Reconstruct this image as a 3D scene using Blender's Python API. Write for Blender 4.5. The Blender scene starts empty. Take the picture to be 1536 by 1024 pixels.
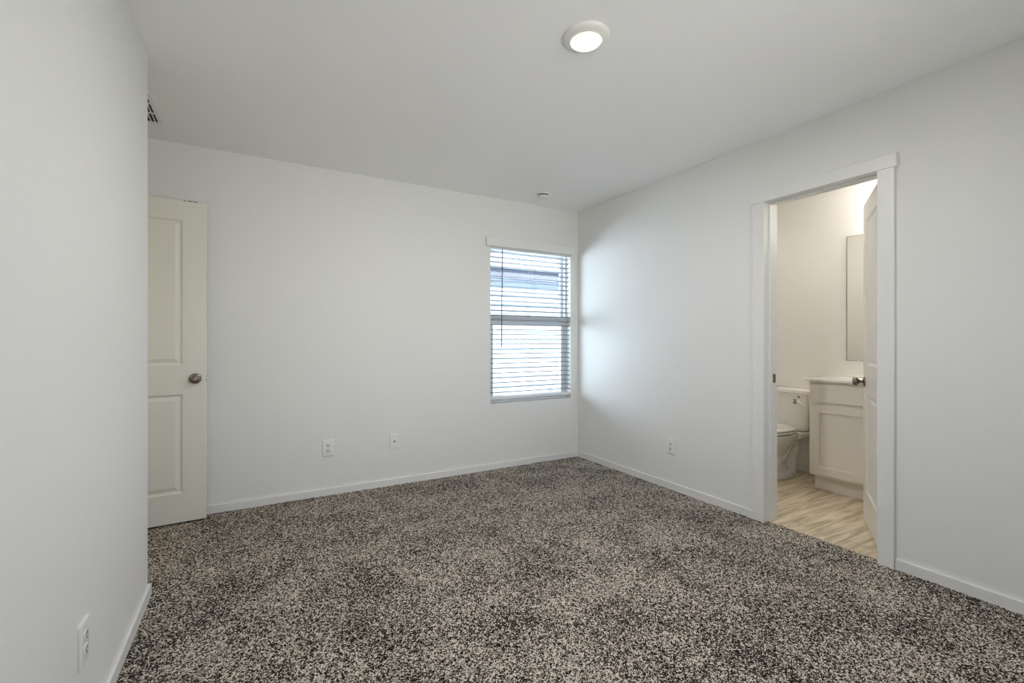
import bpy, bmesh, math, random
import numpy as np
from mathutils import Vector, Matrix
random.seed(7)
S = bpy.context.scene
COL = S.collection
R = math.radians

# ------------------------------------------------------------------ camera
H = 1.156
cam_d = bpy.data.cameras.new('camera')
cam_d.sensor_width = 36.0
cam_d.lens = 683.0 / 1536.0 * 36.0
cam_d.shift_y = -1.0 / 1536.0
cam_d.clip_start = 0.02
cam = bpy.data.objects.new('camera', cam_d)
COL.objects.link(cam)
cam.location = (0, 0, H)
cam.rotation_euler = (R(90), 0, R(-29.6))
S.camera = cam

# ------------------------------------------------------------------ view, world, sun, sky portals, added lamps
S.view_settings.view_transform = 'Standard'
S.view_settings.look = 'None'
S.view_settings.exposure = 0.19
S.view_settings.gamma = 1.0
S.view_settings.use_curve_mapping = False
S.cycles.max_bounces = 16
S.cycles.diffuse_bounces = 10
S.cycles.glossy_bounces = 6
S.cycles.transparent_max_bounces = 16
S.cycles.sample_clamp_indirect = 30.0
S.cycles.caustics_reflective = False
S.cycles.caustics_refractive = False
S.cycles.use_denoising = True

world = bpy.data.worlds.new('sky')
S.world = world
world.use_nodes = True
wn = world.node_tree
wn.nodes.clear()
sky = wn.nodes.new('ShaderNodeTexSky')
sky.sky_type = 'HOSEK_WILKIE'
sky.sun_direction = Vector((0.75, -0.27, 0.60)).normalized()
sky.turbidity = 3.0
sky.ground_albedo = 0.4
bgn = wn.nodes.new('ShaderNodeBackground')
bgn.inputs['Strength'].default_value = 10.0
won = wn.nodes.new('ShaderNodeOutputWorld')
haze = wn.nodes.new('ShaderNodeMixRGB')          # thin high haze takes the deep blue out of the sky
haze.blend_type = 'MULTIPLY'
haze.inputs[0].default_value = 1.0
haze.inputs[2].default_value = (1.04, 1.0, 0.95, 1)
wn.links.new(sky.outputs[0], haze.inputs[1])
wn.links.new(haze.outputs[0], bgn.inputs[0])
wn.links.new(bgn.outputs[0], won.inputs[0])


def light(name, kind, loc, rot, energy, color=(1, 1, 1), size=None, size_y=None):
    d = bpy.data.lights.new(name, kind)
    d.energy = energy
    d.color = color
    if kind == 'AREA':
        d.shape = 'RECTANGLE'
        d.size = size
        d.size_y = size_y
    o = bpy.data.objects.new(name, d)
    COL.objects.link(o)
    o.location = loc
    o.rotation_euler = rot
    return o


sun = light('sun', 'SUN', (0, -8, 12), (0, 0, 0), 44.0, (0.97, 0.99, 1.0))
sun.rotation_euler = Vector((0.75, -0.27, 0.60)).to_track_quat('Z', 'Y').to_euler()
sun.data.angle = R(0.6)
# sky portals in the two windows
for nm, loc, rx, w_, h_ in (('sky_portal_far_window', (2.29, 3.80, 1.31), -90, 0.90, 1.45), ('sky_portal_rear_window', (1.2, -0.72, 1.31), 90, 1.80, 1.44)):
    po = light(nm, 'AREA', loc, (R(rx), 0, 0), 1.0, (1, 1, 1), w_, h_)
    po.data.cycles.is_portal = True

rw = light('added_rear_fill', 'AREA', (1.2, -0.615, 1.32), (R(104), 0, 0), 8.0, (1.0, 0.99, 0.96), 1.72, 1.36)  # added area lamp inside the rear opening, fills the room from behind
rw.data.spread = R(85)

# added area lamp outside the view, throws the bright patch onto the right wall
gl = light('added_patch_light', 'AREA', (0.2, 5.2, 1.34), (0, 0, 0), 175.0, (0.77, 0.89, 1.0), 2.4, 1.25)
gl.rotation_euler = Vector((0.2 - 2.2, 5.2 - 3.70, 0.0)).to_track_quat('Z', 'Y').to_euler()

# ------------------------------------------------------------------ key dimensions
XL, XR = -0.415, 2.83        # bedroom side walls
YB, YR = 3.643, -0.56        # far wall, wall behind the camera
ZC = 2.44
YC = 2.60                    # outer corner of the left wall
XH = -1.05                   # entry wall face
BX0, BX1 = 2.95, 4.25        # bathroom
BY0, BY1 = 1.0, 2.95
TW = 0.14                    # exterior wall thickness


# ------------------------------------------------------------------ materials
def nodes_of(m):
    m.use_nodes = True
    return m.node_tree, m.node_tree.nodes['Principled BSDF']


def mat(name, color, rough=0.5, metal=0.0, bump=None, spec=0.5, coat=0.0, tint=None):
    """plain procedural surface; bump=(scale, strength, distance); tint=(scale, amount) mottles the colour a little"""
    m = bpy.data.materials.new(name)
    nt, p = nodes_of(m)
    p.inputs['Base Color'].default_value = (*color, 1)
    p.inputs['Roughness'].default_value = rough
    p.inputs['Metallic'].default_value = metal
    p.inputs['Specular IOR Level'].default_value = spec
    p.inputs['Coat Weight'].default_value = coat
    tc = nt.nodes.new('ShaderNodeTexCoord')
    if tint:
        n = nt.nodes.new('ShaderNodeTexNoise')
        n.inputs['Scale'].default_value = tint[0]
        n.inputs['Detail'].default_value = 3
        nt.links.new(tc.outputs['Object'], n.inputs['Vector'])
        r = nt.nodes.new('ShaderNodeMapRange')
        r.inputs[1].default_value = 0.3
        r.inputs[2].default_value = 0.7
        r.inputs[3].default_value = 1 - tint[1]
        r.inputs[4].default_value = 1 + tint[1]
        nt.links.new(n.outputs[0], r.inputs[0])
        mx = nt.nodes.new('ShaderNodeVectorMath')
        mx.operation = 'SCALE'
        mx.inputs[0].default_value = color
        nt.links.new(r.outputs[0], mx.inputs['Scale'])
        nt.links.new(mx.outputs[0], p.inputs['Base Color'])
    if bump:
        n = nt.nodes.new('ShaderNodeTexNoise')
        n.inputs['Scale'].default_value = bump[0]
        n.inputs['Detail'].default_value = 2
        nt.links.new(tc.outputs['Object'], n.inputs['Vector'])
        b = nt.nodes.new('ShaderNodeBump')
        b.inputs['Strength'].default_value = bump[1]
        b.inputs['Distance'].default_value = bump[2]
        nt.links.new(n.outputs[0], b.inputs['Height'])
        nt.links.new(b.outputs[0], p.inputs['Normal'])
    return m


def emit(name, color, strength):
    m = bpy.data.materials.new(name)
    nt, p = nodes_of(m)
    p.inputs['Base Color'].default_value = (0.9, 0.9, 0.9, 1)
    p.inputs['Emission Color'].default_value = (*color, 1)
    p.inputs['Emission Strength'].default_value = strength
    return m


M = {}
M['wall'] = mat('wall_paint', (0.80, 0.80, 0.785), 0.55, bump=(90, 0.22, 0.002), spec=0.35)
M['ceiling'] = mat('ceiling_paint', (0.91, 0.91, 0.91), 0.7, bump=(70, 0.3, 0.003), spec=0.25)
M['bath_wall'] = mat('bathroom_paint', (0.80, 0.79, 0.76), 0.5, bump=(90, 0.15, 0.002), spec=0.35)
M['trim'] = mat('trim_paint', (0.80, 0.80, 0.785), 0.35, bump=(40, 0.03, 0.001))
M['door'] = mat('door_paint', (0.78, 0.77, 0.70), 0.4, bump=(160, 0.05, 0.001))
M['bronze'] = mat('dark_bronze', (0.26, 0.225, 0.185), 0.24, 1.0, bump=(60, 0.05, 0.0005))
M['brass'] = mat('latch_metal', (0.75, 0.70, 0.6), 0.25, 1.0)
M['plastic'] = mat('white_plastic', (0.80, 0.80, 0.78), 0.35)
M['plastic_dim'] = mat('receptacle_plastic', (0.74, 0.74, 0.71), 0.3)
M['slot'] = mat('dark_slot', (0.015, 0.014, 0.012), 0.6)
M['gap'] = mat('dark_gap', (0.03, 0.03, 0.035), 0.7)
M['vinyl'] = mat('window_vinyl', (0.82, 0.84, 0.86), 0.35)
M['slat'] = mat('blind_slat_shaded', (0.30, 0.30, 0.315), 0.5, bump=(30, 0.03, 0.0005))  # white slats darkened to grey, their backlit shade put into the colour
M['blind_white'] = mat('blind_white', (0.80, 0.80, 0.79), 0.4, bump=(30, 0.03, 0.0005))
M['cord'] = mat('blind_cord', (0.75, 0.75, 0.74), 0.7)
M['wand'] = mat('smoky_wand', (0.10, 0.10, 0.11), 0.2)
M['porcelain'] = mat('porcelain', (0.82, 0.80, 0.76), 0.08, coat=0.4)
M['seat'] = mat('seat_plastic', (0.85, 0.83, 0.80), 0.2)
M['cabinet'] = mat('cabinet_paint', (0.73, 0.70, 0.655), 0.4, bump=(80, 0.03, 0.0006))
M['counter'] = mat('cultured_marble', (0.84, 0.82, 0.78), 0.15, tint=(9, 0.03))
M['mirror'] = mat('mirror_silver', (0.90, 0.90, 0.87), 0.015, 1.0)
M['mirror_edge'] = mat('mirror_edge', (0.20, 0.185, 0.14), 0.3)
M['clip'] = mat('clear_clip', (0.75, 0.75, 0.74), 0.2)
M['chrome'] = mat('chrome', (0.8, 0.8, 0.8), 0.12, 1.0)
M['siding'] = mat('blue_grey_siding', (0.27, 0.295, 0.325), 0.7, tint=(3, 0.04))
M['eave_shade'] = mat('blue_grey_eave_shade', (0.07, 0.075, 0.107), 0.5)  # dark tone stands in for the shade under the eave
M['roof'] = mat('grey_shingle', (0.21, 0.21, 0.22), 0.9, bump=(25, 0.4, 0.01), tint=(12, 0.12))
M['ground'] = mat('pale_concrete', (0.62, 0.73, 0.86), 0.95, bump=(60, 0.5, 0.01), tint=(30, 0.2))
M['earth'] = mat('dry_earth', (0.13, 0.115, 0.095), 0.95, bump=(40, 0.5, 0.01), tint=(20, 0.2))
M['post'] = mat('grey_pipe', (0.22, 0.24, 0.3), 0.6)
M['lens'] = emit('lit_lens', (1.0, 0.955, 0.935), 570.0)
M['lens_rim'] = emit('lens_rim', (1.0, 0.80, 0.50), 1.0)
M['hall_fill_lens'] = emit('added_hall_lens', (1.0, 0.82, 0.58), 110.0)
M['bath_fill_lens'] = emit('added_bathroom_lens', (1.0, 0.93, 0.84), 80.0)
M['bulb'] = emit('lit_bulb', (1.0, 0.93, 0.86), 52.0)


def glass_mat():
    m = bpy.data.materials.new('window_glass')
    m.use_nodes = True
    nt = m.node_tree
    nt.nodes.clear()
    o = nt.nodes.new('ShaderNodeOutputMaterial')
    t = nt.nodes.new('ShaderNodeBsdfTransparent')
    t.inputs[0].default_value = (0.95, 0.97, 0.97, 1)
    g = nt.nodes.new('ShaderNodeBsdfGlossy')
    g.inputs['Roughness'].default_value = 0.02
    lw = nt.nodes.new('ShaderNodeLayerWeight')      # thin pane: Schlick reflectance, the same from both sides
    lw.inputs[0].default_value = 0.5
    pw = nt.nodes.new('ShaderNodeMath')
    pw.operation = 'POWER'
    pw.inputs[1].default_value = 5.0
    nt.links.new(lw.outputs['Facing'], pw.inputs[0])
    f = nt.nodes.new('ShaderNodeMath')
    f.operation = 'MULTIPLY_ADD'
    f.inputs[1].default_value = 0.96
    f.inputs[2].default_value = 0.04
    nt.links.new(pw.outputs[0], f.inputs[0])
    mx = nt.nodes.new('ShaderNodeMixShader')
    nt.links.new(f.outputs[0], mx.inputs[0])
    nt.links.new(t.outputs[0], mx.inputs[1])
    nt.links.new(g.outputs[0], mx.inputs[2])
    nt.links.new(mx.outputs[0], o.inputs[0])
    return m


M['glass'] = glass_mat()


def carpet_mat():
    m = bpy.data.materials.new('carpet_frieze')
    nt, p = nodes_of(m)
    L = nt.links.new
    N = nt.nodes.new
    p.inputs['Roughness'].default_value = 0.95
    p.inputs['Specular IOR Level'].default_value = 0.05
    p.inputs['Sheen Weight'].default_value = 0.05
    tc = N('ShaderNodeTexCoord')
    wob = N('ShaderNodeTexNoise')
    wob.inputs['Scale'].default_value = 220
    L(tc.outputs['Object'], wob.inputs['Vector'])
    add = N('ShaderNodeMixRGB')
    add.blend_type = 'ADD'
    add.inputs[0].default_value = 0.004
    L(tc.outputs['Object'], add.inputs[1])
    L(wob.outputs['Color'], add.inputs[2])

    def vor(scale):
        v = N('ShaderNodeTexVoronoi')
        v.inputs['Scale'].default_value = scale
        L(add.outputs[0], v.inputs['Vector'])
        s = N('ShaderNodeSeparateColor')
        L(v.outputs['Color'], s.inputs[0])
        return s
    v1, v2 = vor(235), vor(125)
    mixv = N('ShaderNodeMix')
    mixv.inputs[0].default_value = 0.33
    L(v1.outputs[0], mixv.inputs[2])
    L(v2.outputs[1], mixv.inputs[3])
    # trodden patches: the leaning nap's shading put into the pale and dark yarn
    nap = N('ShaderNodeTexNoise')
    nap.inputs['Scale'].default_value = 3.4
    nap.inputs['Detail'].default_value = 3.5
    nap.inputs['Roughness'].default_value = 0.55
    L(tc.outputs['Object'], nap.inputs['Vector'])
    nr = N('ShaderNodeMapRange')
    nr.inputs[1].default_value = 0.32
    nr.inputs[2].default_value = 0.68
    nr.inputs[3].default_value = -0.08
    nr.inputs[4].default_value = 0.08
    L(nap.outputs[0], nr.inputs[0])
    sm = N('ShaderNodeMath')
    sm.operation = 'ADD'
    L(mixv.outputs[0], sm.inputs[0])
    L(nr.outputs[0], sm.inputs[1])
    cr = N('ShaderNodeValToRGB')
    e = cr.color_ramp.elements
    e[0].position = 0.35
    e[0].color = (0.009, 0.007, 0.006, 1)
    e[1].position = 0.685
    e[1].color = (0.66, 0.60, 0.52, 1)
    k = e.new(0.46)
    k.color = (0.058, 0.047, 0.039, 1)
    k = e.new(0.585)
    k.color = (0.25, 0.215, 0.18, 1)
    L(sm.outputs[0], cr.inputs[0])
    L(cr.outputs[0], p.inputs['Base Color'])
    return m


M['carpet'] = carpet_mat()


def plank_mat():
    m = bpy.data.materials.new('vinyl_plank')
    nt, p = nodes_of(m)
    L = nt.links.new
    N = nt.nodes.new
    p.inputs['Roughness'].default_value = 0.42
    p.inputs['Specular IOR Level'].default_value = 0.4
    tc = N('ShaderNodeTexCoord')
    br = N('ShaderNodeTexBrick')
    br.inputs['Scale'].default_value = 1.0
    br.inputs['Brick Width'].default_value = 1.2
    br.inputs['Row Height'].default_value = 0.15
    br.inputs['Mortar Size'].default_value = 0.0012
    br.inputs['Color1'].default_value = (0.60, 0.53, 0.40, 1)
    br.inputs['Color2'].default_value = (0.70, 0.63, 0.49, 1)
    br.inputs['Mortar'].default_value = (0.25, 0.2, 0.14, 1)
    L(tc.outputs['Object'], br.inputs['Vector'])
    mp = N('ShaderNodeMapping')
    mp.inputs['Scale'].default_value = (2.2, 16, 1)
    L(tc.outputs['Object'], mp.inputs[0])
    n = N('ShaderNodeTexNoise')
    n.inputs['Scale'].default_value = 1.6
    n.inputs['Detail'].default_value = 6
    n.inputs['Distortion'].default_value = 0.6
    L(mp.outputs[0], n.inputs['Vector'])
    cr = N('ShaderNodeValToRGB')
    cr.color_ramp.elements[0].position = 0.33
    cr.color_ramp.elements[0].color = (0.62, 0.58, 0.52, 1)
    cr.color_ramp.elements[1].position = 0.62
    cr.color_ramp.elements[1].color = (1.12, 1.1, 1.08, 1)
    L(n.outputs[0], cr.inputs[0])
    mx = N('ShaderNodeMixRGB')
    mx.blend_type = 'MULTIPLY'
    mx.inputs[0].default_value = 1.0
    L(br.outputs['Color'], mx.inputs[1])
    L(cr.outputs[0], mx.inputs[2])
    L(mx.outputs[0], p.inputs['Base Color'])
    return m


M['plank'] = plank_mat()


# ------------------------------------------------------------------ mesh helpers
def box(bm, x0, x1, y0, y1, z0, z1):
    v = [bm.verts.new((x, y, z)) for z in (z0, z1) for y in (y0, y1) for x in (x0, x1)]
    fs = []
    for q in ((0, 2, 3, 1), (4, 5, 7, 6), (0, 1, 5, 4), (2, 6, 7, 3), (0, 4, 6, 2), (1, 3, 7, 5)):
        fs.append(bm.faces.new([v[i] for i in q]))
    return v


def loft(bm, rings, cap0=True, cap1=True, closed=True):
    rv = [[bm.verts.new(p) for p in r] for r in rings]
    n = len(rv[0])
    for a, b in zip(rv[:-1], rv[1:]):
        for i in range(n if closed else n - 1):
            j = (i + 1) % n
            bm.faces.new((a[i], a[j], b[j], b[i]))
    if cap0:
        bm.faces.new(list(reversed(rv[0])))
    if cap1:
        bm.faces.new(rv[-1])
    return rv


def lathe(bm, prof, n=32, axis='Z', c=(0, 0, 0), cap0=True, cap1=True):
    """prof: [(radius, height)...] spun about an axis through c"""
    rings = []
    for r, h in prof:
        ring = []
        for i in range(n):
            a = 2 * math.pi * i / n
            u, v = r * math.cos(a), r * math.sin(a)
            if axis == 'Z':
                p = (u, v, h)
            elif axis == 'Y':
                p = (u, h, v)
            else:
                p = (h, u, v)
            ring.append((p[0] + c[0], p[1] + c[1], p[2] + c[2]))
        rings.append(ring)
    loft(bm, rings, cap0, cap1)


def tube(bm, pts, radii, n=12):
    pts = [Vector(p) for p in pts]
    if not hasattr(radii, '__len__'):
        radii = [radii] * len(pts)
    rings = []
    up = Vector((0.13, 0.91, 0.31))
    for i, p in enumerate(pts):
        t = (pts[min(i + 1, len(pts) - 1)] - pts[max(i - 1, 0)]).normalized()
        a = t.cross(up).normalized()
        b = t.cross(a).normalized()
        rings.append([tuple(p + (a * math.cos(2 * math.pi * k / n) + b * math.sin(2 * math.pi * k / n)) * radii[i]) for k in range(n)])
    loft(bm, rings)


def spline(pts, n=8):
    P = [Vector(p) for p in pts]
    P = [P[0] * 2 - P[1]] + P + [P[-1] * 2 - P[-2]]
    out = []
    for i in range(1, len(P) - 2):
        for k in range(n):
            t = k / n
            a, b, c, d = P[i - 1], P[i], P[i + 1], P[i + 2]
            out.append(0.5 * ((2 * b) + (c - a) * t + (2 * a - 5 * b + 4 * c - d) * t * t + (3 * b - a - 3 * c + d) * t ** 3))
    out.append(P[-2])
    return out


def obj(name, bm, material, parent=None, world=True, bevel=0.0, smooth=False, subsurf=0, label=None, sharp=40):
    """one mesh object; with a parent and world=True the geometry was given in room coordinates"""
    bmesh.ops.recalc_face_normals(bm, faces=bm.faces)
    me = bpy.data.meshes.new(name)
    bm.to_mesh(me)
    bm.free()
    o = bpy.data.objects.new(name, me)
    COL.objects.link(o)
    me.materials.append(material)
    if parent is not None:
        if world:
            base = Vector((0, 0, 0))
            q = parent
            while q is not None:
                base += q.location
                q = q.parent
            me.transform(Matrix.Translation(-base))
        o.parent = parent
    if bevel:
        b = o.modifiers.new('bevel', 'BEVEL')
        b.width = bevel
        b.segments = 3
        b.limit_method = 'ANGLE'
        b.angle_limit = R(35)
    if subsurf:
        s = o.modifiers.new('subsurf', 'SUBSURF')
        s.levels = s.render_levels = subsurf
    if smooth or bevel:
        me.polygons.foreach_set('use_smooth', [True] * len(me.polygons))
        if not subsurf:
            me.set_sharp_from_angle(angle=R(sharp))
    if label:
        o['label'] = label
    return o


def tag(o, label, cat, group=None, kind=None):
    o['label'] = label
    o['category'] = cat
    if group:
        o['group'] = group
    if kind:
        o['kind'] = kind
    return o


def empty(name, loc, label, cat, group=None, kind=None, rz=0.0):
    o = bpy.data.objects.new(name, None)
    o.empty_display_size = 0.1
    COL.objects.link(o)
    o.location = loc
    o.rotation_euler = (0, 0, rz)
    return tag(o, label, cat, group, kind)


def struct(name, bm, m, label, cat, **k):
    return tag(obj(name, bm, m, **k), label, cat, kind='structure')


def boxes(*bs):
    bm = bmesh.new()
    for b in bs:
        box(bm, *b)
    return bm


# ------------------------------------------------------------------ large structure
# carpet: a fine grid of tufts
def carpet():
    st = 0.006
    x0, x1, y0, y1 = -2.2, 2.872, YR, YB
    nx, ny = int((x1 - x0) / st), int((y1 - y0) / st)
    xs = x0 + np.arange(nx + 1) * st
    ys = y0 + np.arange(ny + 1) * st
    gx, gy = np.meshgrid(xs, ys)
    rng = np.random.default_rng(3)
    ok = (gx > XL - 0.01) | (gy > YC - 0.01)
    ok &= (gx < XR + 0.004) | ((gy > 1.10) & (gy < 1.745))
    ok &= (gx > XH - 0.03) | ((gy > YC - 0.01))
    z = rng.normal(0, 1, gx.shape)
    z = np.clip(z, -2, 2) * 0.0016
    z += 0.0015 * np.sin(gx * 9 + 1.3 * np.sin(gy * 5)) * np.sin(gy * 7 + 1.1 * np.sin(gx * 6))
    jx = rng.uniform(-1, 1, gx.shape) * 0.002
    jy = rng.uniform(-1, 1, gx.shape) * 0.002
    # the pile curls down over the metal edge in the bathroom doorway
    z -= np.clip((gx - 2.855) / 0.017, 0, 1) * 0.006
    co = np.stack([gx + jx, gy + jy, z + 0.003], -1).reshape(-1, 3)
    q = ok[:-1, :-1] & ok[1:, :-1] & ok[:-1, 1:] & ok[1:, 1:]
    idx = np.arange((nx + 1) * (ny + 1)).reshape(ny + 1, nx + 1)
    quads = np.stack([idx[:-1, :-1][q], idx[:-1, 1:][q], idx[1:, 1:][q], idx[1:, :-1][q]], -1)
    used = np.unique(quads)
    remap = np.full(co.shape[0], -1, dtype=np.int64)
    remap[used] = np.arange(len(used))
    co = co[used]
    quads = remap[quads]
    me = bpy.data.meshes.new('floor')
    me.vertices.add(len(co))
    me.vertices.foreach_set('co', co.astype(np.float32).ravel())
    me.loops.add(quads.size)
    me.loops.foreach_set('vertex_index', quads.astype(np.int32).ravel())
    me.polygons.add(len(quads))
    me.polygons.foreach_set('loop_start', (np.arange(len(quads)) * 4).astype(np.int32))
    me.polygons.foreach_set('loop_total', np.full(len(quads), 4, dtype=np.int32))
    me.update(calc_edges=True)
    me.validate()
    me.materials.append(M['carpet'])
    me.polygons.foreach_set('use_smooth', [True] * len(quads))
    o = bpy.data.objects.new('floor', me)
    COL.objects.link(o)
    tag(o, 'dark brown and beige flecked carpet covering the bedroom floor', 'carpet', kind='structure')


carpet()
struct('floor_bathroom', boxes((2.868, BX1 + 0.1, BY0 - 0.1, BY1 + 0.1, -0.03, -0.001)), M['plank'],
       'beige wood-look plank floor seen through the bathroom doorway', 'floor')
struct('ceiling', boxes((-2.4, 4.45, YR - 1.7, YB + 0.17, ZC, ZC + 0.14)), M['ceiling'],  # runs out past the rear wall: unseen overhang added to shade the rear window
       'white lightly textured ceiling over the room', 'ceiling')

# far wall with the window opening
WX0, WX1, WZ0, WZ1 = 1.848, 2.739, 0.590, 2.030
struct('wall_back', boxes(
    (-2.3, WX0, YB, YB + TW, -0.2, ZC), (WX1, 4.40, YB, YB + TW, -0.2, ZC),
    (WX0, WX1, YB, YB + TW, -0.2, WZ0), (WX0, WX1, YB, YB + TW, WZ1, ZC)), M['wall'],
    'white far wall holding the window with blinds', 'wall')
# right wall with the bathroom doorway
DY0, DY1, DZ = 1.115, 1.725, 2.040       # clear opening between the jambs
JT = 0.018
struct('wall_right', boxes(
    (XR, BX0, YR - 0.14, DY0 - JT, -0.2, ZC), (XR, BX0, DY1 + JT, YB, -0.2, ZC),
    (XR, BX0, DY0 - JT, DY1 + JT, DZ + JT, ZC), (XR + 0.05, BX0, DY0 - JT, DY1 + JT, -0.2, -0.03)), M['wall'],
    'white right-hand wall with the bathroom doorway in it', 'wall')
# left wall: ends in an outside corner, turns away to the entry
struct('wall_left', boxes(
    (XL - 0.12, XL, YR - 0.14, YC, -0.2, ZC), (-2.2, XL - 0.12, YC - 0.12, YC, -0.2, ZC)), M['wall'],
    'white near wall on the left ending in an outside corner', 'wall')
# entry wall with the bedroom doorway (behind the left wall)
EY0, EY1 = 2.725, 3.50
struct('wall_entry', boxes(
    (XH - 0.12, XH, YC, EY0 - JT, -0.2, ZC), (XH - 0.12, XH, EY1 + JT, YB, -0.2, ZC),
    (XH - 0.12, XH, EY0 - JT, EY1 + JT, DZ + JT, ZC)), M['wall'],
    'short white wall with the bedroom entry doorway behind the left wall', 'wall')
struct('wall_hall', boxes((-2.32, -2.2, YC - 0.12, YB, -0.2, ZC)), M['wall'], 'white hallway wall beyond the bedroom entry', 'wall')
# wall behind the camera with the opening for the added window
RX0, RX1, RZ0, RZ1 = 0.30, 2.10, 0.60, 2.03
struct('wall_rear', boxes(
    (XL - 0.12, RX0, YR - TW, YR, -0.2, ZC), (RX1, XR, YR - TW, YR, -0.2, ZC),
    (RX0, RX1, YR - TW, YR, -0.2, RZ0), (RX0, RX1, YR - TW, YR, RZ1, ZC)), M['wall'],
    'white wall behind the camera with an added wide window', 'wall')
# bathroom shell
struct('wall_bathroom_far', boxes((BX1, BX1 + 0.12, BY0 - 0.12, BY1 + 0.12, -0.2, ZC)), M['bath_wall'],
       'cream bathroom wall behind the toilet and mirror', 'wall')
struct('wall_bathroom_right', boxes((BX0, BX1, BY0 - 0.12, BY0, -0.2, ZC)), M['bath_wall'], 'bathroom side wall beside the vanity', 'wall')
struct('wall_bathroom_left', boxes((BX0, BX1, BY1, BY1 + 0.12, -0.2, ZC)), M['bath_wall'], 'bathroom side wall beside the toilet', 'wall')

# baseboards
BH, BT = 0.056, 0.013


def base(name, label, *bs):
    struct(name, boxes(*bs), M['trim'], label, 'baseboard', bevel=0.003)


base('baseboard_back', 'white baseboard along the foot of the far wall', (XH + BT, XR - BT, YB - BT, YB, -0.01, BH))
base('baseboard_right', 'white baseboard on the right wall between far corner and bathroom doorway', (XR - BT, XR, 1.796, YB - BT * 0, -0.01, BH))
base('baseboard_right', 'white baseboard on the right wall, right of the bathroom doorway', (XR - BT, XR, YR, 1.044, -0.01, BH))
base('baseboard_left', 'white baseboard along the near left wall, turning its outside corner',
     (XL, XL + BT, YR, YC + BT, -0.01, BH), (XH, XL, YC, YC + BT, -0.01, BH))
base('baseboard_rear', 'white baseboard on the wall behind the camera', (XL + BT, XR - BT, YR, YR + BT, -0.01, BH))
base('baseboard_bathroom', 'cream baseboard on the bathroom wall behind the toilet', (BX1 - BT, BX1, 1.95, BY1, -0.001, 0.075))


# ------------------------------------------------------------------ doorway trim (casings, jambs)
def bath_trim():
    t = empty('trim_1', (XR, 1.42, 0), 'white flat casing and jambs framing the bathroom doorway', 'door casing', kind='structure')
    cx0 = XR - 0.018
    obj('casing_side', boxes((cx0, XR, DY1 - 0.004, 1.796, -0.01, DZ + 0.004)), M['trim'], t, bevel=0.0025)
    obj('casing_side', boxes((cx0, XR, 1.046, DY0 + 0.004, -0.01, DZ + 0.004)), M['trim'], t, bevel=0.0025)
    obj('casing_head', boxes((cx0 - 0.006, XR, 1.034, 1.808, DZ - 0.004, DZ + 0.066)), M['trim'], t, bevel=0.0025)
    obj('jamb', boxes((XR - 0.004, BX0 + 0.002, DY1, DY1 + JT, -0.01, DZ + JT)), M['trim'], t, bevel=0.0015)
    obj('jamb', boxes((XR - 0.004, BX0 + 0.002, DY0 - JT, DY0, -0.01, DZ + JT)), M['trim'], t, bevel=0.0015)
    obj('head_jamb', boxes((XR - 0.004, BX0 + 0.002, DY0, DY1, DZ, DZ + JT)), M['trim'], t, bevel=0.0015)
    obj('door_stop', boxes((BX0 - 0.075, BX0 - 0.04, DY1 - 0.005, DY1, 0.0, DZ),
                           (BX0 - 0.075, BX0 - 0.04, DY0, DY0 + 0.011, 0.0, DZ),
                           (BX0 - 0.075, BX0 - 0.04, DY0 + 0.011, DY1 - 0.005, DZ - 0.011, DZ)), M['trim'], t, bevel=0.002)
    # bathroom side casings
    obj('casing_bathroom_side', boxes((BX0, BX0 + 0.016, DY1, DY1 + 0.07, 0, DZ + 0.07), (BX0, BX0 + 0.016, DY0 - 0.07, DY0, 0, DZ + 0.07),
                                      (BX0, BX0 + 0.016, DY0, DY1, DZ, DZ + 0.07)), M['trim'], t, bevel=0.002)
    obj('strike_plate', boxes((BX0 - 0.034, BX0 - 0.003, DY1 - 0.002, DY1 + 0.001, 0.885, 0.942)), M['bronze'], t, bevel=0.0008,
        label='dark bronze strike plate on the left jamb')
    obj('threshold_strip', boxes((2.866, 2.876, DY0, DY1, -0.004, 0.002)), M['plank'], t)


bath_trim()


def entry_trim():
    t = empty('trim_2', (XH, 3.1, 0), 'white flat casing around the bedroom entry doorway behind the left wall', 'door casing', kind='structure')
    obj('casing_side', boxes((XH, XH + 0.018, EY0 - 0.07, EY0 + 0.004, -0.01, DZ)), M['trim'], t, bevel=0.0025)
    obj('casing_side', boxes((XH, XH + 0.018, EY1 - 0.004, EY1 + 0.07, -0.01, DZ)), M['trim'], t, bevel=0.0025)
    obj('casing_head', boxes((XH, XH + 0.024, EY0 - 0.08, EY1 + 0.08, DZ, DZ + 0.066)), M['trim'], t, bevel=0.0025)
    obj('jamb', boxes((XH - 0.122, XH + 0.002, EY0 - JT, EY0, -0.01, DZ + JT)), M['trim'], t, bevel=0.0015)
    obj('jamb', boxes((XH - 0.122, XH + 0.002, EY1, EY1 + JT, -0.01, DZ + JT)), M['trim'], t, bevel=0.0015)
    obj('head_jamb', boxes((XH - 0.122, XH + 0.002, EY0, EY1, DZ, DZ + JT)), M['trim'], t, bevel=0.0015)


entry_trim()


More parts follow.
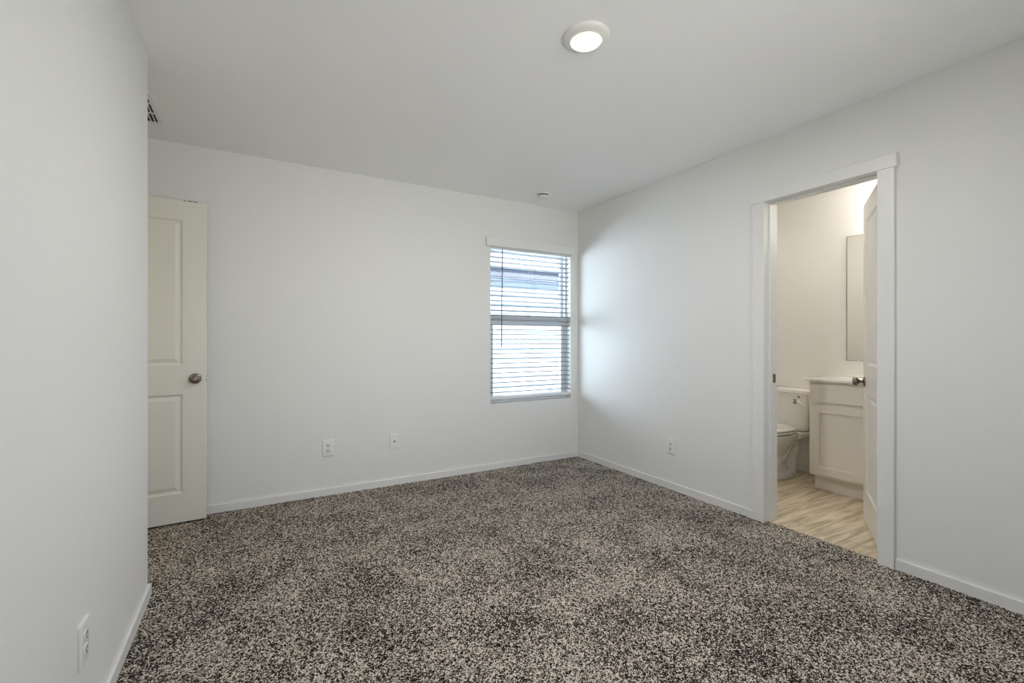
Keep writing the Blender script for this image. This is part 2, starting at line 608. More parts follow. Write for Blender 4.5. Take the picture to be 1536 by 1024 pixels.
# ------------------------------------------------------------------ panel doors
def door_slab(w, h, t, stile, panels, bot):
    """slab x 0..w, y 0..t, z bot..bot+h with moulded raised panels on both faces"""
    bm = bmesh.new()
    xs = [0, stile, w - stile, w]
    zs = [bot] + [z for p in panels for z in p] + [bot + h]
    for y, s in ((0.0, 1), (t, -1)):
        for i in range(3):
            for k in range(len(zs) - 1):
                a, b, c, d = xs[i], xs[i + 1], zs[k], zs[k + 1]
                if i == 1 and k % 2 == 1:
                    loops = [(0, 0), (0.004, 0.003), (0.011, 0.0105), (0.014, 0.0115), (0.019, 0.0115), (0.037, 0.0035), (0.040, 0.0028)]
                    prev = None
                    for off, dep in loops:
                        yy = y + s * dep
                        cur = [bm.verts.new(p) for p in ((a + off, yy, c + off), (b - off, yy, c + off), (b - off, yy, d - off), (a + off, yy, d - off))]
                        if prev:
                            for j in range(4):
                                bm.faces.new((prev[j], prev[(j + 1) % 4], cur[(j + 1) % 4], cur[j]))
                        prev = cur
                    bm.faces.new(prev)
                else:
                    bm.faces.new([bm.verts.new(p) for p in ((a, y, c), (b, y, c), (b, y, d), (a, y, d))])
    for i in range(3):
        for z in (bot, bot + h):
            bm.faces.new([bm.verts.new(p) for p in ((xs[i], 0, z), (xs[i + 1], 0, z), (xs[i + 1], t, z), (xs[i], t, z))])
    for k in range(len(zs) - 1):
        for x in (0, w):
            bm.faces.new([bm.verts.new(p) for p in ((x, 0, zs[k]), (x, t, zs[k]), (x, t, zs[k + 1]), (x, 0, zs[k + 1]))])
    bmesh.ops.remove_doubles(bm, verts=bm.verts, dist=0.0002)
    return bm


def knob_set(parent, x, z, t):
    for y, s in ((0.0, -1), (t, 1)):
        bm = bmesh.new()
        lathe(bm, [(0.0335, 0), (0.0335, s * 0.003), (0.031, s * 0.0065), (0.024, s * 0.009), (0.015, s * 0.011)], 40, 'Y', (x, y, z))
        ro = obj('rosette', bm, M['bronze'], parent, world=False, smooth=True)
        bm = bmesh.new()
        lathe(bm, [(0.0105, s * 0.009), (0.0105, s * 0.024), (0.013, s * 0.030), (0.021, s * 0.036), (0.0258, s * 0.043),
                   (0.0268, s * 0.050), (0.025, s * 0.057), (0.020, s * 0.062), (0.012, s * 0.0645), (0.0115, s * 0.0635),
                   (0.0075, s * 0.0635), (0.0070, s * 0.0655), (0.0035, s * 0.0665)], 40, 'Y', (x, y, z))
        obj('knob', bm, M['bronze'], parent, world=False, smooth=True)


def panel_door(name, hinge, ang, w, h, t, bot, stile, panels, knob_z, flip, label, col):
    """x runs from the hinge to the free edge; y=0 is the face towards the bedroom"""
    d = empty(name, (hinge[0], hinge[1], 0), label, 'door', kind='structure', rz=ang)
    obj('door_slab', door_slab(w, h, t, stile, panels, bot), col, d, world=False, bevel=0.0012, sharp=8)
    knob_set(d, w - 0.06, knob_z, t)
    bm = boxes((w - 0.0005, w + 0.0012, t / 2 - 0.0115, t / 2 + 0.0115, knob_z - 0.028, knob_z + 0.028))
    lp = obj('latch_plate', bm, M['bronze'], d, world=False)
    bm = bmesh.new()
    box(bm, w, w + 0.011, t / 2 - 0.007, t / 2 + 0.006, knob_z - 0.007, knob_z + 0.009)
    obj('latch_bolt', bm, M['brass'], d, world=False, bevel=0.002, label='bright brass latch bolt in the door edge')
    for hz in (bot + 0.2, bot + h / 2, bot + h - 0.2):
        bm = bmesh.new()
        lathe(bm, [(0.0065, hz - 0.045), (0.0065, hz + 0.045)], 14, 'Z', (-0.003, t + 0.004 if flip else -0.005, 0))
        obj('hinge', bm, M['bronze'], d, world=False, smooth=True)
    return d


# bedroom entry door, swung open until it stands along the far wall
d1 = panel_door('door_1', (-1.022, 3.490), R(3.0), 0.76, 2.028, 0.035, 0.014, 0.124,
                [(0.195, 0.819), (1.004, 1.919)], 0.915, False,
                'cream two-panel door with dark knob, standing open along the far wall', M['door'])
bm = bmesh.new()  # three short dark marks along the door's top edge
for a, b in ((0.640, 0.652), (0.662, 0.684), (0.689, 0.712)):
    box(bm, a, b, -0.0012, 0.0, 2.0385, 2.0425)
obj('dark_mark', bm, M['gap'], d1, world=False, label='small dark marks along the top edge')
# bathroom door, opened into the bathroom
panel_door('door_2', (BX0 - 0.002, DY0 + 0.006), R(29.5), 0.600, 2.02, 0.035, 0.012, 0.105,
           [(0.195, 0.819), (1.004, 1.919)], 0.895, False,
           'white two-panel door with dark knob opened into the bathroom', M['trim'])


# ------------------------------------------------------------------ window in the far wall
def sash(parent, x0, x1, z0, z1, y0, y1, side, top, bot, name):
    s = obj(name, boxes((x0, x0 + side, y0, y1, z0, z1), (x1 - side, x1, y0, y1, z0, z1),
                        (x0 + side, x1 - side, y0, y1, z0, z0 + bot), (x0 + side, x1 - side, y0, y1, z1 - top, z1)),
            M['vinyl'], parent, bevel=0.003)
    ym = (y0 + y1) / 2
    obj('glass_pane', boxes((x0 + side - 0.004, x1 - side + 0.004, ym - 0.002, ym + 0.002, z0 + bot - 0.004, z1 - top + 0.004)), M['glass'], s)
    return s


w1 = empty('window_1', (2.29, YB + 0.1, WZ0), 'white vinyl single-hung window behind the blinds in the far wall', 'window', kind='structure')
fy0, fy1 = YB + 0.066, YB + TW - 0.004
obj('window_frame', boxes((WX0, WX0 + 0.022, fy0, fy1, WZ0, WZ1), (WX1 - 0.022, WX1, fy0, fy1, WZ0, WZ1),
                          (WX0 + 0.022, WX1 - 0.022, fy0, fy1, WZ0, WZ0 + 0.02), (WX0 + 0.022, WX1 - 0.022, fy0, fy1, WZ1 - 0.02, WZ1)),
    M['vinyl'], w1, bevel=0.003)
sash(w1, WX0 + 0.0225, WX1 - 0.0225, 1.350, WZ1 - 0.0205, YB + 0.106, YB + 0.130, 0.026, 0.026, 0.034, 'upper_sash')
ls = sash(w1, WX0 + 0.0225, WX1 - 0.0225, WZ0 + 0.0205, 1.386, YB + 0.074, YB + 0.102, 0.042, 0.078, 0.040, 'lower_sash')
bm = boxes((2.262, 2.318, YB + 0.072, YB + 0.092, 1.386, 1.394))
box(bm, 2.283, 2.297, YB + 0.0735, YB + 0.082, 1.394, 1.402)
obj('sash_lock', bm, M['post'], w1, bevel=0.001)

# blind
WT = YB - 0.0005
bl = empty('window_blind', (2.29, YB, WZ0), 'white horizontal-slat blind with open slats and flat valance in the window', 'window blind')
bm = boxes((1.800, 2.763, YB - 0.032, YB - 0.022, 2.003, 2.082), (1.800, 1.808, YB - 0.022, YB - 0.001, 2.003, 2.082), (2.755, 2.763, YB - 0.022, YB - 0.001, 2.003, 2.082))
obj('valance', bm, M['blind_white'], bl, bevel=0.003)
obj('head_rail', boxes((1.853, 2.734, YB + 0.004, YB + 0.058, 1.986, 2.029)), M['blind_white'], bl, bevel=0.002)
SX0, SX1 = 1.853, 2.733
pitch = 0.0440
nsl = 30
ladders = (1.953, 2.293, 2.633)
for i in range(nsl):
    z = 0.684 + i * pitch
    bm = bmesh.new()
    # slightly crowned slat
    rings = []
    for x in (SX0, SX1):
        prof = []
        for k in range(7):
            u = -1 + 2 * k / 6
            prof.append((x, YB + 0.031 + u * 0.025, z + 0.0046 * (1 - u * u) + 0.0018 - u * 0.0013))
        for k in range(6, -1, -1):
            u = -1 + 2 * k / 6
            prof.append((x, YB + 0.031 + u * 0.025, z + 0.0046 * (1 - u * u) - 0.0018 - u * 0.0013))
        rings.append(prof)
    loft(bm, rings)
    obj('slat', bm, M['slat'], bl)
obj('bottom_rail', boxes((SX0, SX1, YB + 0.004, YB + 0.058, 0.624, 0.650)), M['blind_white'], bl, bevel=0.003)
for x in ladders:
    bm = bmesh.new()
    for y in (YB + 0.0048, YB + 0.0572):
        tube(bm, [(x - 0.006, y, 0.64), (x - 0.006, y, 1.99)], 0.0007, 6)
        tube(bm, [(x + 0.006, y, 0.64), (x + 0.006, y, 1.99)], 0.0007, 6)
    obj('ladder_cord', bm, M['cord'], bl)
bm = bmesh.new()
tube(bm, [(1.966, YB - 0.006, 1.990), (1.9655, YB - 0.006, 1.96), (1.957, YB - 0.006, 1.10), (1.957, YB - 0.006, 1.092)], [0.0028, 0.0042, 0.0042, 0.0055], 8)
obj('tilt_wand', bm, M['wand'], bl, label='dark thin tilt wand hanging at the left')

# wide unseen window, added to light the room from behind the camera
w2 = empty('window_2', (1.2, YR - 0.1, RZ0), 'wide white vinyl window added behind the camera to let in light', 'window', kind='structure')
obj('window_frame', boxes((RX0, RX0 + 0.04, YR - 0.13, YR - 0.075, RZ0, RZ1), (RX1 - 0.04, RX1, YR - 0.13, YR - 0.075, RZ0, RZ1),
                          (RX0 + 0.04, RX1 - 0.04, YR - 0.13, YR - 0.075, RZ0, RZ0 + 0.04), (RX0 + 0.04, RX1 - 0.04, YR - 0.13, YR - 0.075, RZ1 - 0.04, RZ1),
                          (1.18, 1.22, YR - 0.13, YR - 0.075, RZ0 + 0.04, RZ1 - 0.04)), M['vinyl'], w2, bevel=0.003)
obj('glass_pane', boxes((RX0 + 0.036, 1.184, YR - 0.105, YR - 0.101, RZ0 + 0.036, RZ1 - 0.036)), M['glass'], w2)
obj('glass_pane', boxes((1.216, RX1 - 0.036, YR - 0.105, YR - 0.101, RZ0 + 0.036, RZ1 - 0.036)), M['glass'], w2)


# ------------------------------------------------------------------ outlets and the cable plate (local: plate in x,z facing -y)
def rounded_rect(hw, hh, r, n=6):
    p = []
    for cx, cz, a0 in ((hw - r, hh - r, 0), (-hw + r, hh - r, 90), (-hw + r, -hh + r, 180), (hw - r, -hh + r, 270)):
        for k in range(n + 1):
            a = R(a0 + 90 * k / n)
            p.append((cx + r * math.cos(a), cz + r * math.sin(a)))
    return p


def plate(parent, hw=0.0395, hh=0.0610):
    bm = bmesh.new()
    rings = []
    for g, y in ((0.0, 0.0), (0.0, -0.0055), (0.0018, -0.0074), (0.0042, -0.0080)):
        rings.append([(x, y, z) for x, z in rounded_rect(hw - g, hh - g, 0.004)])
    loft(bm, rings)
    return obj('cover_plate', bm, M['plastic'], parent, world=False, smooth=True)


def screw(parent, x, z, y=-0.0079):
    bm = bmesh.new()
    lathe(bm, [(0.0034, y), (0.0030, y - 0.0012), (0.0012, y - 0.0016)], 14, 'Y', (x, 0, z))
    return obj('screw', bm, M['plastic_dim'], parent, world=False, smooth=True)


def outlet(loc, rz, label):
    o = empty('wall_outlet', loc, label, 'wall outlet', rz=rz, group='duplex outlets on the bedroom walls')
    plate(o)
    for cz in (0.0195, -0.0195):
        bm = bmesh.new()
        prof = []
        for k in range(36):
            a = 2 * math.pi * k / 36
            x, z = 0.0172 * math.cos(a), 0.0172 * math.sin(a)
            prof.append((x, max(-0.0135, min(0.0135, z)) + cz))
        rings = [[(x, y, z) for x, z in prof] for y in (-0.0075, -0.0100)]
        rings.append([(x * 0.95, -0.0106, cz + (z - cz) * 0.95) for x, z in prof])
        loft(bm, rings)
        rc = obj('receptacle', bm, M['plastic_dim'], o, world=False, smooth=True)
        bm = bmesh.new()
        box(bm, -0.0081, -0.0047, -0.0110, -0.0105, cz + 0.0005, cz + 0.0088)
        box(bm, 0.0047, 0.0081, -0.0110, -0.0105, cz + 0.0010, cz + 0.0084)
        lathe(bm, [(0.0036, -0.0105), (0.0036, -0.0110)], 14, 'Y', (0, 0, cz - 0.0065))
        obj('slots', bm, M['slot'], rc, world=False)
    screw(o, 0, 0)
    return o


outlet((0.487, YB, 0.356), 0.0, 'white duplex outlet low on the far wall, left of the cable plate')
outlet((XR, 2.470, 0.338), R(-90), 'white duplex outlet low on the right wall, between far corner and bathroom doorway')
outlet((XL, 1.692, 0.316), R(90), 'white duplex outlet on the near left wall in the lower left of the photo')

cp = empty('cable_plate', (0.983, YB, 0.352), 'white coaxial cable plate on the far wall, right of the duplex outlet', 'cable plate')
plate(cp, 0.0365, 0.0575)
bm = bmesh.new()
lathe(bm, [(0.0062, -0.006), (0.0062, -0.009), (0.0048, -0.009), (0.0048, -0.0135), (0.0034, -0.0135)], 18, 'Y')
obj('coax_jack', bm, M['slot'], cp, world=False, smooth=True, label='small dark cable jack')
screw(cp, 0, 0.042)
screw(cp, 0, -0.042)


# ------------------------------------------------------------------ ceiling light, smoke detector, air register
def ceiling_light(loc, lens, label):
    o = empty('ceiling_light', loc, label, 'ceiling light')
    bm = bmesh.new()
    lathe(bm, [(0.0970, 0.0), (0.0970, -0.007), (0.0945, -0.0115), (0.0865, -0.0165), (0.0735, -0.0215), (0.0665, -0.0235),
               (0.0655, -0.0225), (0.0650, -0.019), (0.0, -0.019)], 64, 'Z', cap1=False)
    obj('trim_ring', bm, M['plastic'], o, world=False, smooth=True)
    bm = bmesh.new()
    lathe(bm, [(0.0648, -0.0195), (0.0630, -0.0235), (0.0590, -0.0240), (0.0585, -0.0205)], 64, 'Z', cap0=False, cap1=False)
    obj('lens_rim', bm, M['lens_rim'], o, world=False, smooth=True)
    bm = bmesh.new()
    lathe(bm, [(0.0585, -0.0208), (0.050, -0.0225), (0.030, -0.0240), (0.010, -0.0245)], 48, 'Z', cap0=False)
    obj('lens', bm, lens, o, world=False, smooth=True)
    return o


ceiling_light((1.222, 1.518, ZC), M['lens'], 'round white flush ceiling light glowing warm in the middle of the ceiling')
ceiling_light((3.42, 2.10, ZC), M['bath_fill_lens'], 'round white flush ceiling light added out of view to brighten the bathroom')  # unseen lamp added to lift the bathroom floor and vanity
ceiling_light((-1.65, 3.12, ZC), M['hall_fill_lens'], 'round white flush ceiling light added in the unseen hallway to warm the entry')  # unseen lamp added for a warm glow on the entry door

sd = empty('smoke_detector', (2.205, 3.335, ZC), 'small round white smoke detector on the ceiling near the window', 'smoke detector')
bm = bmesh.new()
lathe(bm, [(0.056, 0.0), (0.056, -0.006), (0.053, -0.0085), (0.040, -0.0085)], 40)
obj('mounting_base', bm, M['plastic'], sd, world=False, smooth=True)
bm = bmesh.new()
lathe(bm, [(0.047, -0.008), (0.047, -0.020)], 40)
obj('vent_gap', bm, M['gap'], sd, world=False, smooth=True)
bm = bmesh.new()
lathe(bm, [(0.050, -0.0175), (0.0525, -0.0195), (0.0525, -0.028), (0.049, -0.034), (0.040, -0.0375), (0.020, -0.039), (0.006, -0.039)], 40)
bd = obj('body', bm, M['plastic'], sd, world=False, smooth=True)
bm = bmesh.new()
lathe(bm, [(0.011, -0.0385), (0.011, -0.0405), (0.009, -0.0412)], 20, 'Z', (-0.018, -0.012, 0))
obj('test_button', bm, M['plastic_dim'], sd, world=False, smooth=True)

av = empty('air_register', (-0.59, 3.165, ZC), 'white metal air register on the ceiling above the open entry door', 'air vent')
vx0, vx1, vy0, vy1 = -0.720, -0.462, 2.955, 3.375
m_ = 0.023
bm = boxes((vx0, vx0 + m_, vy0, vy1, ZC - 0.007, ZC), (vx1 - m_, vx1, vy0, vy1, ZC - 0.007, ZC),
           (vx0 + m_, vx1 - m_, vy0, vy0 + m_, ZC - 0.007, ZC), (vx0 + m_, vx1 - m_, vy1 - m_, vy1, ZC - 0.007, ZC))
fr = obj('frame', bm, M['plastic'], av, bevel=0.003)
obj('duct', boxes((vx0 + m_, vx1 - m_, vy0 + m_, vy1 - m_, ZC - 0.0012, ZC - 0.0006)), M['slot'], av)
n_l = 11
for i in range(n_l):
    x = vx0 + m_ + (i + 0.5) * (vx1 - vx0 - 2 * m_) / n_l - 0.004
    bm = bmesh.new()
    loft(bm, [[(x - 0.0016, y, ZC - 0.0066), (x + 0.0002, y, ZC - 0.0068), (x + 0.0026, y, ZC - 0.0015), (x + 0.0008, y, ZC - 0.0013)] for y in (vy0 + m_, vy1 - m_)])
    obj('louver', bm, M['plastic'], av)
for k in (1, 2):
    y = vy0 + m_ + k * (vy1 - vy0 - 2 * m_) / 3
    obj('cross_bar', boxes((vx0 + m_, vx1 - m_, y - 0.006, y + 0.006, ZC - 0.0072, ZC - 0.0014)), M['plastic'], av)
for x, y in ((vx1 - 0.016, vy0 + 0.07), (vx1 - 0.016, vy1 - 0.06), (vx0 + 0.016, vy0 + 0.07), (vx0 + 0.016, vy1 - 0.06)):
    bm = bmesh.new()
    lathe(bm, [(0.0045, ZC - 0.0068), (0.0038, ZC - 0.0085), (0.001, ZC - 0.009)], 12, 'Z', (x, y, 0))
    obj('screw', bm, M['chrome'], av, smooth=True)


# ------------------------------------------------------------------ bathroom: toilet
def toilet():
    T = Vector((BX1 - 0.012, 2.295, 0))
    t = empty('toilet', T, 'white two-piece toilet with closed lid, left of the vanity in the bathroom', 'toilet')

    def P(u, v, z):                      # u = distance out from the wall, v = sideways
        return (-u, v, z)

    def egg(u0, u1, hw, z, n=40, pw=2.0, back=0.8):
        r = []
        c = u0 + (u1 - u0) * 0.42
        for k in range(n):
            a = 2 * math.pi * k / n
            ca, sa = math.cos(a), math.sin(a)
            e = 2.0 / pw if ca > 0 else 2.0 / pw * back
            uu = (u1 - c) if ca > 0 else (c - u0)
            r.append(P(c + uu * math.copysign(abs(ca) ** e, ca), hw * math.copysign(abs(sa) ** (2.0 / pw), sa), z))
        return r
    # pedestal and bowl as one loft
    bm = bmesh.new()
    secs = [(0.150, 0.510, 0.112, 0.000), (0.150, 0.512, 0.112, 0.012), (0.156, 0.500, 0.103, 0.030), (0.200, 0.490, 0.082, 0.050),
            (0.245, 0.490, 0.080, 0.110), (0.262, 0.500, 0.082, 0.165), (0.265, 0.540, 0.098, 0.215), (0.250, 0.600, 0.132, 0.268),
            (0.215, 0.660, 0.165, 0.318), (0.190, 0.690, 0.178, 0.352), (0.185, 0.698, 0.181, 0.376), (0.190, 0.694, 0.178, 0.386)]
    loft(bm, [egg(a, b, w, z, pw=2.2) for a, b, w, z in secs])
    # rear deck carrying the tank
    rr = []
    for z, g in ((0.318, 0.03), (0.340, 0.006), (0.372, 0.0), (0.380, 0.004)):
        rr.append([P(u, v, z) for u, v in [(0.125 + a, b) for a, b in rounded_rect(0.118 - g * 0.3, 0.172 - g, 0.03)]])
    loft(bm, rr)
    # trapway: the S-shaped pipe bulging from the side of the pedestal
    path = spline([P(0.40, 0, 0.15), P(0.335, 0, 0.165), P(0.270, 0, 0.235), P(0.205, 0, 0.285), P(0.150, 0, 0.262), P(0.142, 0, 0.205), P(0.178, 0, 0.150), P(0.185, 0, 0.09), P(0.188, 0, 0.01)], 6)
    for sgn in (-1, 1):
        tube(bm, [(p.x, sgn * 0.052, p.z) for p in path], [0.047] * len(path), 16)
    rings = []
    obj('bowl', bm, M['porcelain'], t, world=False, smooth=True)
    for sgn in (-1, 1):
        bm = bmesh.new()
        lathe(bm, [(0.016, 0.026), (0.016, 0.036), (0.012, 0.045), (0.004, 0.049)], 18, 'Z', P(0.268, sgn * 0.090, 0.0))
        obj('bolt_cap', bm, M['seat'], t, world=False, smooth=True)
    # seat and lid
    bm = bmesh.new()
    loft(bm, [egg(0.215 + g, 0.702 - g, 0.184 - g, z, pw=2.15) for z, g in ((0.389, 0.006), (0.392, 0.0), (0.403, 0.0), (0.408, 0.005))])
    obj('seat', bm, M['seat'], t, world=False, smooth=True)
    bm = bmesh.new()
    loft(bm, [egg(0.215 + g, 0.704 - g, 0.185 - g, z, pw=2.15) for z, g in ((0.4125, 0.005), (0.415, 0.0), (0.424, 0.0), (0.431, 0.008), (0.4345, 0.03), (0.436, 0.08))])
    obj('seat_lid', bm, M['seat'], t, world=False, smooth=True)
    bm = bmesh.new()
    loft(bm, [egg(0.222, 0.697, 0.179, z, pw=2.15) for z in (0.383, 0.4145)])
    obj('seat_bumper_gap', bm, M['gap'], t, world=False, smooth=True)
    for sgn in (-1, 1):
        bm = boxes((-0.232, -0.192, sgn * 0.075 - 0.018, sgn * 0.075 + 0.018, 0.380, 0.420))
        obj('seat_hinge', bm, M['seat'], t, world=False, bevel=0.006)
    # tank
    bm = bmesh.new()
    rr = []
    for z, hu, hv in ((0.383, 0.070, 0.160), (0.390, 0.078, 0.176), (0.42, 0.084, 0.190), (0.55, 0.090, 0.204), (0.703, 0.094, 0.212)):
        rr.append([P(0.102 + a, b, z) for a, b in rounded_rect(hu, hv, 0.035, 8)])
    loft(bm, rr)
    obj('tank', bm, M['porcelain'], t, world=False, smooth=True)
    bm = bmesh.new()
    rr = []
    for z, g in ((0.704, 0.006), (0.708, 0.0), (0.733, 0.0), (0.739, 0.005), (0.742, 0.018)):
        rr.append([P(0.105 + a, b, z) for a, b in rounded_rect(0.104 - g, 0.222 - g, 0.028, 8)])
    loft(bm, rr)
    obj('tank_lid', bm, M['porcelain'], t, world=False, smooth=True)
    # flush lever near the right end of the tank front
    v0 = -0.128
    bm = bmesh.new()
    lathe(bm, [(0.016, -0.190), (0.016, -0.203), (0.012, -0.207), (0.005, -0.208)], 18, 'X', (0, v0, 0.634))
    tube(bm, spline([(-0.207, v0, 0.634), (-0.212, v0 - 0.018, 0.628), (-0.212, v0 - 0.038, 0.612), (-0.208, v0 - 0.068, 0.606)], 6),
         [0.006] * 6 + [0.007] * 6 + [0.009] * 7, 12)
    obj('flush_lever', bm, M['porcelain'], t, world=False, smooth=True)
    # small printed sticker: a dark triangle and three dark lines
    bm = bmesh.new()
    x0, x1 = -0.1990, -0.1968
    a = [bm.verts.new((x, v, z)) for x in (x0 - 0.0005, x1 + 0.006) for v, z in ((v0 - 0.009, 0.672), (v0 + 0.009, 0.672), (v0, 0.688))]
    bm.faces.new(a[:3])
    bm.faces.new(a[3:])
    for i in range(3):
        j = (i + 1) % 3
        bm.faces.new((a[i], a[j], a[3 + j], a[3 + i]))
    obj('sticker', bm, M['slot'], t, world=False, label='small dark triangular sticker on the tank front')
    bm = bmesh.new()
    for k in range(3):
        box(bm, x0 - 0.0002, x1 + 0.007, v0 + 0.018, v0 + 0.046 - 0.006 * (k % 2), 0.620 + k * 0.013, 0.626 + k * 0.013)
    obj('printed_lines', bm, M['slot'], t, world=False, label='three short dark printed lines beside the flush lever')
    return t


toilet()

# ------------------------------------------------------------------ vanity
VX, VY0, VY1 = 3.782, 1.033, 1.947
v = empty('vanity_cabinet', ((VX + BX1) / 2, 1.49, 0), 'pale grey shaker vanity cabinet right of the toilet', 'vanity cabinet')
obj('carcass', boxes((VX + 0.018, BX1 - 0.002, VY0, VY0 + 0.016, 0.118, 0.848), (VX + 0.018, BX1 - 0.002, VY1 - 0.016, VY1, 0.118, 0.848),
                     (VX + 0.018, BX1 - 0.002, VY0 + 0.016, VY1 - 0.016, 0.118, 0.134), (VX, VX + 0.018, VY0, VY1, 0.118, 0.848),
                     (BX1 - 0.012, BX1 - 0.002, VY0 + 0.016, VY1 - 0.016, 0.134, 0.848)), M['cabinet'], v, bevel=0.0015)
obj('toe_kick', boxes((VX + 0.068, BX1 - 0.002, VY0 + 0.0, VY1 - 0.006, 0.0, 0.118)), M['cabinet'], v)
for (a, b) in ((1.514, 1.924), (1.058, 1.468)):
    bm = boxes((VX - 0.018, VX, a, b, 0.688, 0.824))
    obj('drawer_front', bm, M['cabinet'], v, bevel=0.002)
    fw = 0.058
    z0, z1 = 0.136, 0.666
    bm = bmesh.new()
    x = VX - 0.018
    # shaker door: frame, stepped recess, flat panel
    out = [(a, z0), (b, z0), (b, z1), (a, z1)]
    inn = [(a + fw, z0 + fw), (b - fw, z0 + fw), (b - fw, z1 - fw), (a + fw, z1 - fw)]
    loops = [[(VX, y, z) for y, z in out], [(x, y, z) for y, z in out], [(x, y, z) for y, z in inn],
             [(x + 0.009, y + (0.001 if y < (a + b) / 2 else -0.001), z + (0.001 if z < 0.4 else -0.001)) for y, z in inn]]
    loft(bm, loops)
    obj('cabinet_door', bm, M['cabinet'], v, bevel=0.0012)

vt = empty('countertop', ((VX + BX1) / 2, 1.49, 0.848), 'white vanity countertop with sink basin on the grey cabinet', 'countertop')
cy, cx = 1.49, 4.00
bm = bmesh.new()
# slab with an oval basin
N_ = 48
outer, rim, r2, r3, r4 = [], [], [], [], []
x0, x1, y0, y1 = VX - 0.034, BX1 - 0.002, VY0 - 0.005, VY1 + 0.035
for k in range(N_):
    a = 2 * math.pi * k / N_
    ca, sa = math.cos(a), math.sin(a)
    tx = ((x1 - cx) / ca if ca > 1e-6 else (x0 - cx) / ca if ca < -1e-6 else 1e9)
    ty = ((y1 - cy) / sa if sa > 1e-6 else (y0 - cy) / sa if sa < -1e-6 else 1e9)
    q = min(tx, ty)
    outer.append((cx + ca * q, cy + sa * q))
    rim.append((cx + 0.150 * ca, cy + 0.215 * sa))
for bx_, by_ in ((x0, y0), (x0, y1), (x1, y0), (x1, y1)):
    i = min(range(N_), key=lambda j: (outer[j][0] - bx_) ** 2 + (outer[j][1] - by_) ** 2)
    outer[i] = (bx_, by_)
zt = 0.864


def sc(f, z):
    return [(cx + (x - cx) * f, cy + (y - cy) * f, z) for x, y in rim]


loft(bm, [[(x, y, 0.8485) for x, y in outer], [(x, y, zt) for x, y in outer], sc(1.0, zt), sc(0.94, zt - 0.008), sc(0.8, 0.80), sc(0.5, 0.755), sc(0.12, 0.745)], cap0=False)
loft(bm, [[(x, y, 0.8485) for x, y in outer], sc(1.02, 0.8485)], cap0=False, cap1=False)
obj('counter_slab', bm, M['counter'], vt, bevel=0.002)
obj('backsplash', boxes((BX1 - 0.022, BX1 - 0.002, y0, y1, zt, zt + 0.012)), M['counter'], vt, bevel=0.002)
fa = empty('faucet', (4.185, 1.49, zt + 0.001), 'chrome faucet on the vanity top behind the basin', 'faucet')
bm = bmesh.new()
lathe(bm, [(0.026, 0), (0.026, 0.006), (0.016, 0.012), (0.014, 0.06), (0.012, 0.07)], 24)
tube(bm, spline([(0, 0, 0.06), (-0.02, 0, 0.095), (-0.07, 0, 0.105), (-0.11, 0, 0.085)], 6), 0.009, 12)
obj('spout', bm, M['chrome'], fa, world=False, smooth=True)
for s in (-1, 1):
    bm = bmesh.new()
    lathe(bm, [(0.020, 0), (0.020, 0.006), (0.012, 0.012), (0.012, 0.04), (0.006, 0.045)], 20, 'Z', (0, s * 0.09, 0))
    tube(bm, [(0, s * 0.09, 0.042), (-0.01, s * 0.135, 0.05)], 0.005, 10)
    obj('handle', bm, M['chrome'], fa, world=False, smooth=True)

# mirror
mr = empty('wall_mirror', (BX1, 1.49, 0.994), 'frameless rectangular mirror on the bathroom wall above the vanity', 'mirror')
bm = bmesh.new()
box(bm, BX1 - 0.0062, BX1 - 0.001, 1.08, 1.90, 0.994, 2.012)
obj('glass_edge', bm, M['mirror_edge'], mr, bevel=0.001)
bm = bmesh.new()
f = [bm.verts.new(p) for p in ((BX1 - 0.0065, 1.085, 0.997), (BX1 - 0.0065, 1.894, 0.997), (BX1 - 0.0065, 1.894, 2.009), (BX1 - 0.0065, 1.085, 2.009))]
bm.faces.new(f)
obj('mirror_face', bm, M['mirror'], mr)
for y, z in ((1.808, 2.012), (1.172, 2.012), (1.808, 0.994), (1.172, 0.994)):
    obj('clip', boxes((BX1 - 0.012, BX1 - 0.001, y - 0.008, y + 0.008, z - 0.008, z + 0.008)), M['clip'], mr, bevel=0.002)

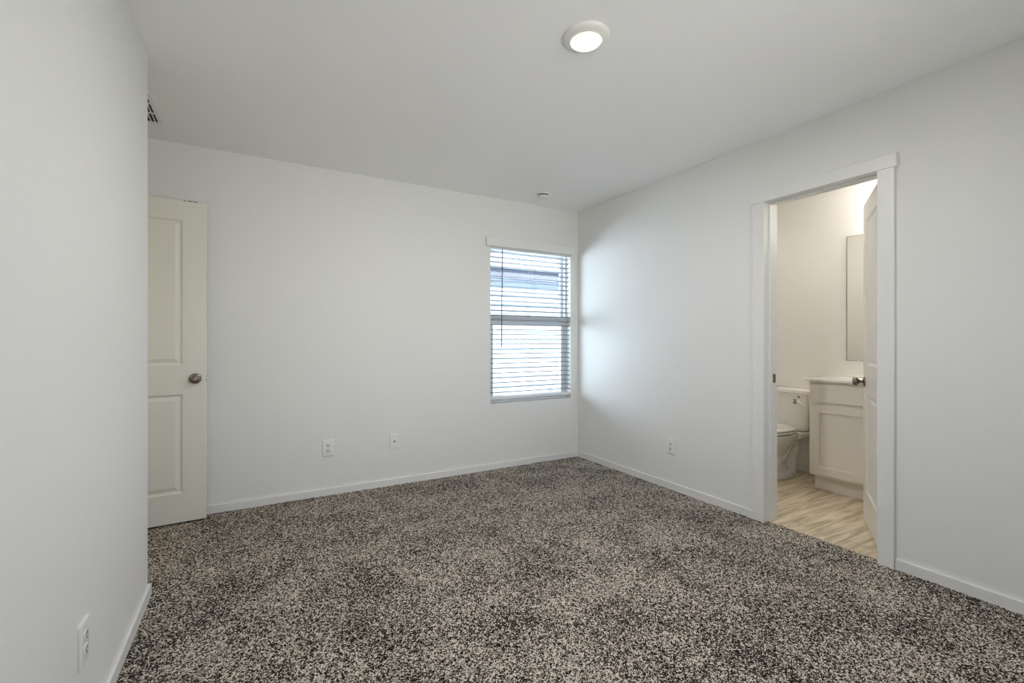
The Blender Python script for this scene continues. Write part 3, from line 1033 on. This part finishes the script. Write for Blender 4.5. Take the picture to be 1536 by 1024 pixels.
# vanity light bar above the mirror (behind the door from here)
vl = empty('vanity_light', (BX1, 1.47, 2.16), 'three-globe vanity light bar above the bathroom mirror', 'vanity light')
obj('back_plate', boxes((BX1 - 0.03, BX1 - 0.001, 1.21, 1.63, 2.13, 2.20)), M['chrome'], vl, bevel=0.005)
for y in (1.27, 1.42, 1.57):
    bm = bmesh.new()
    lathe(bm, [(0.022, BX1 - 0.03), (0.022, BX1 - 0.055), (0.012, BX1 - 0.069)], 20, 'X', (0, y, 2.165))
    sk = obj('socket', bm, M['chrome'], vl, smooth=True)
    bm = bmesh.new()
    bmesh.ops.create_uvsphere(bm, u_segments=24, v_segments=16, radius=0.042, matrix=Matrix.Translation((BX1 - 0.108, y, 2.165)))
    obj('globe', bm, M['bulb'], vl, smooth=True)


# ------------------------------------------------------------------ outside
struct('ground_outside', boxes((-12, 16, 2.0, 14, -0.25, -0.2)), M['ground'], 'pale concrete ground outside the far window', 'ground')
struct('ground_rear', boxes((-12, 16, -14, 2.0, -0.25, -0.2)), M['earth'], 'dry brown earth outside the window behind the camera', 'ground')
NY = 6.7
nh = empty('neighbour_house', (2.5, NY, -0.2), 'sunlit house wall outside seen between the blind slats', 'house')
bm = bmesh.new()
z = -0.2
while z < 2.3:
    b = [(-6, NY - 0.012, z), (-6, NY, z + 0.15)]
    rings = [[(x, NY - 0.014, z), (x, NY, z + 0.152), (x, NY + 0.02, z + 0.152), (x, NY + 0.02, z)] for x in (-6, 13)]
    loft(bm, rings)
    z += 0.152
obj('siding', bm, M['siding'], nh)
obj('eave', boxes((-6.3, 13.3, NY - 0.03, NY + 0.1, 2.32, 2.35)), M['siding'], nh)
obj('eave_shade', boxes((-6.3, 13.3, NY - 0.075, NY - 0.016, 2.19, 2.34)), M['eave_shade'], nh)  # dark strip put in for the shaded band below the eave
bm = bmesh.new()
loft(bm, [[(x, NY - 0.11, 2.36), (x, NY + 4.0, 3.5), (x, NY + 4.0, 3.55), (x, NY - 0.11, 2.40)] for x in (-6.4, 13.4)])
obj('roof', bm, M['roof'], nh)
bm = bmesh.new()
lathe(bm, [(0.045, -0.2), (0.045, 0.34), (0.05, 0.345), (0.05, 0.38), (0.02, 0.40)], 20, 'Z', (4.37, NY - 0.35, 0))
tag(obj('pipe_post', bm, M['post'], smooth=True), 'short grey pipe post standing outside, seen through the lower right of the window', 'post')
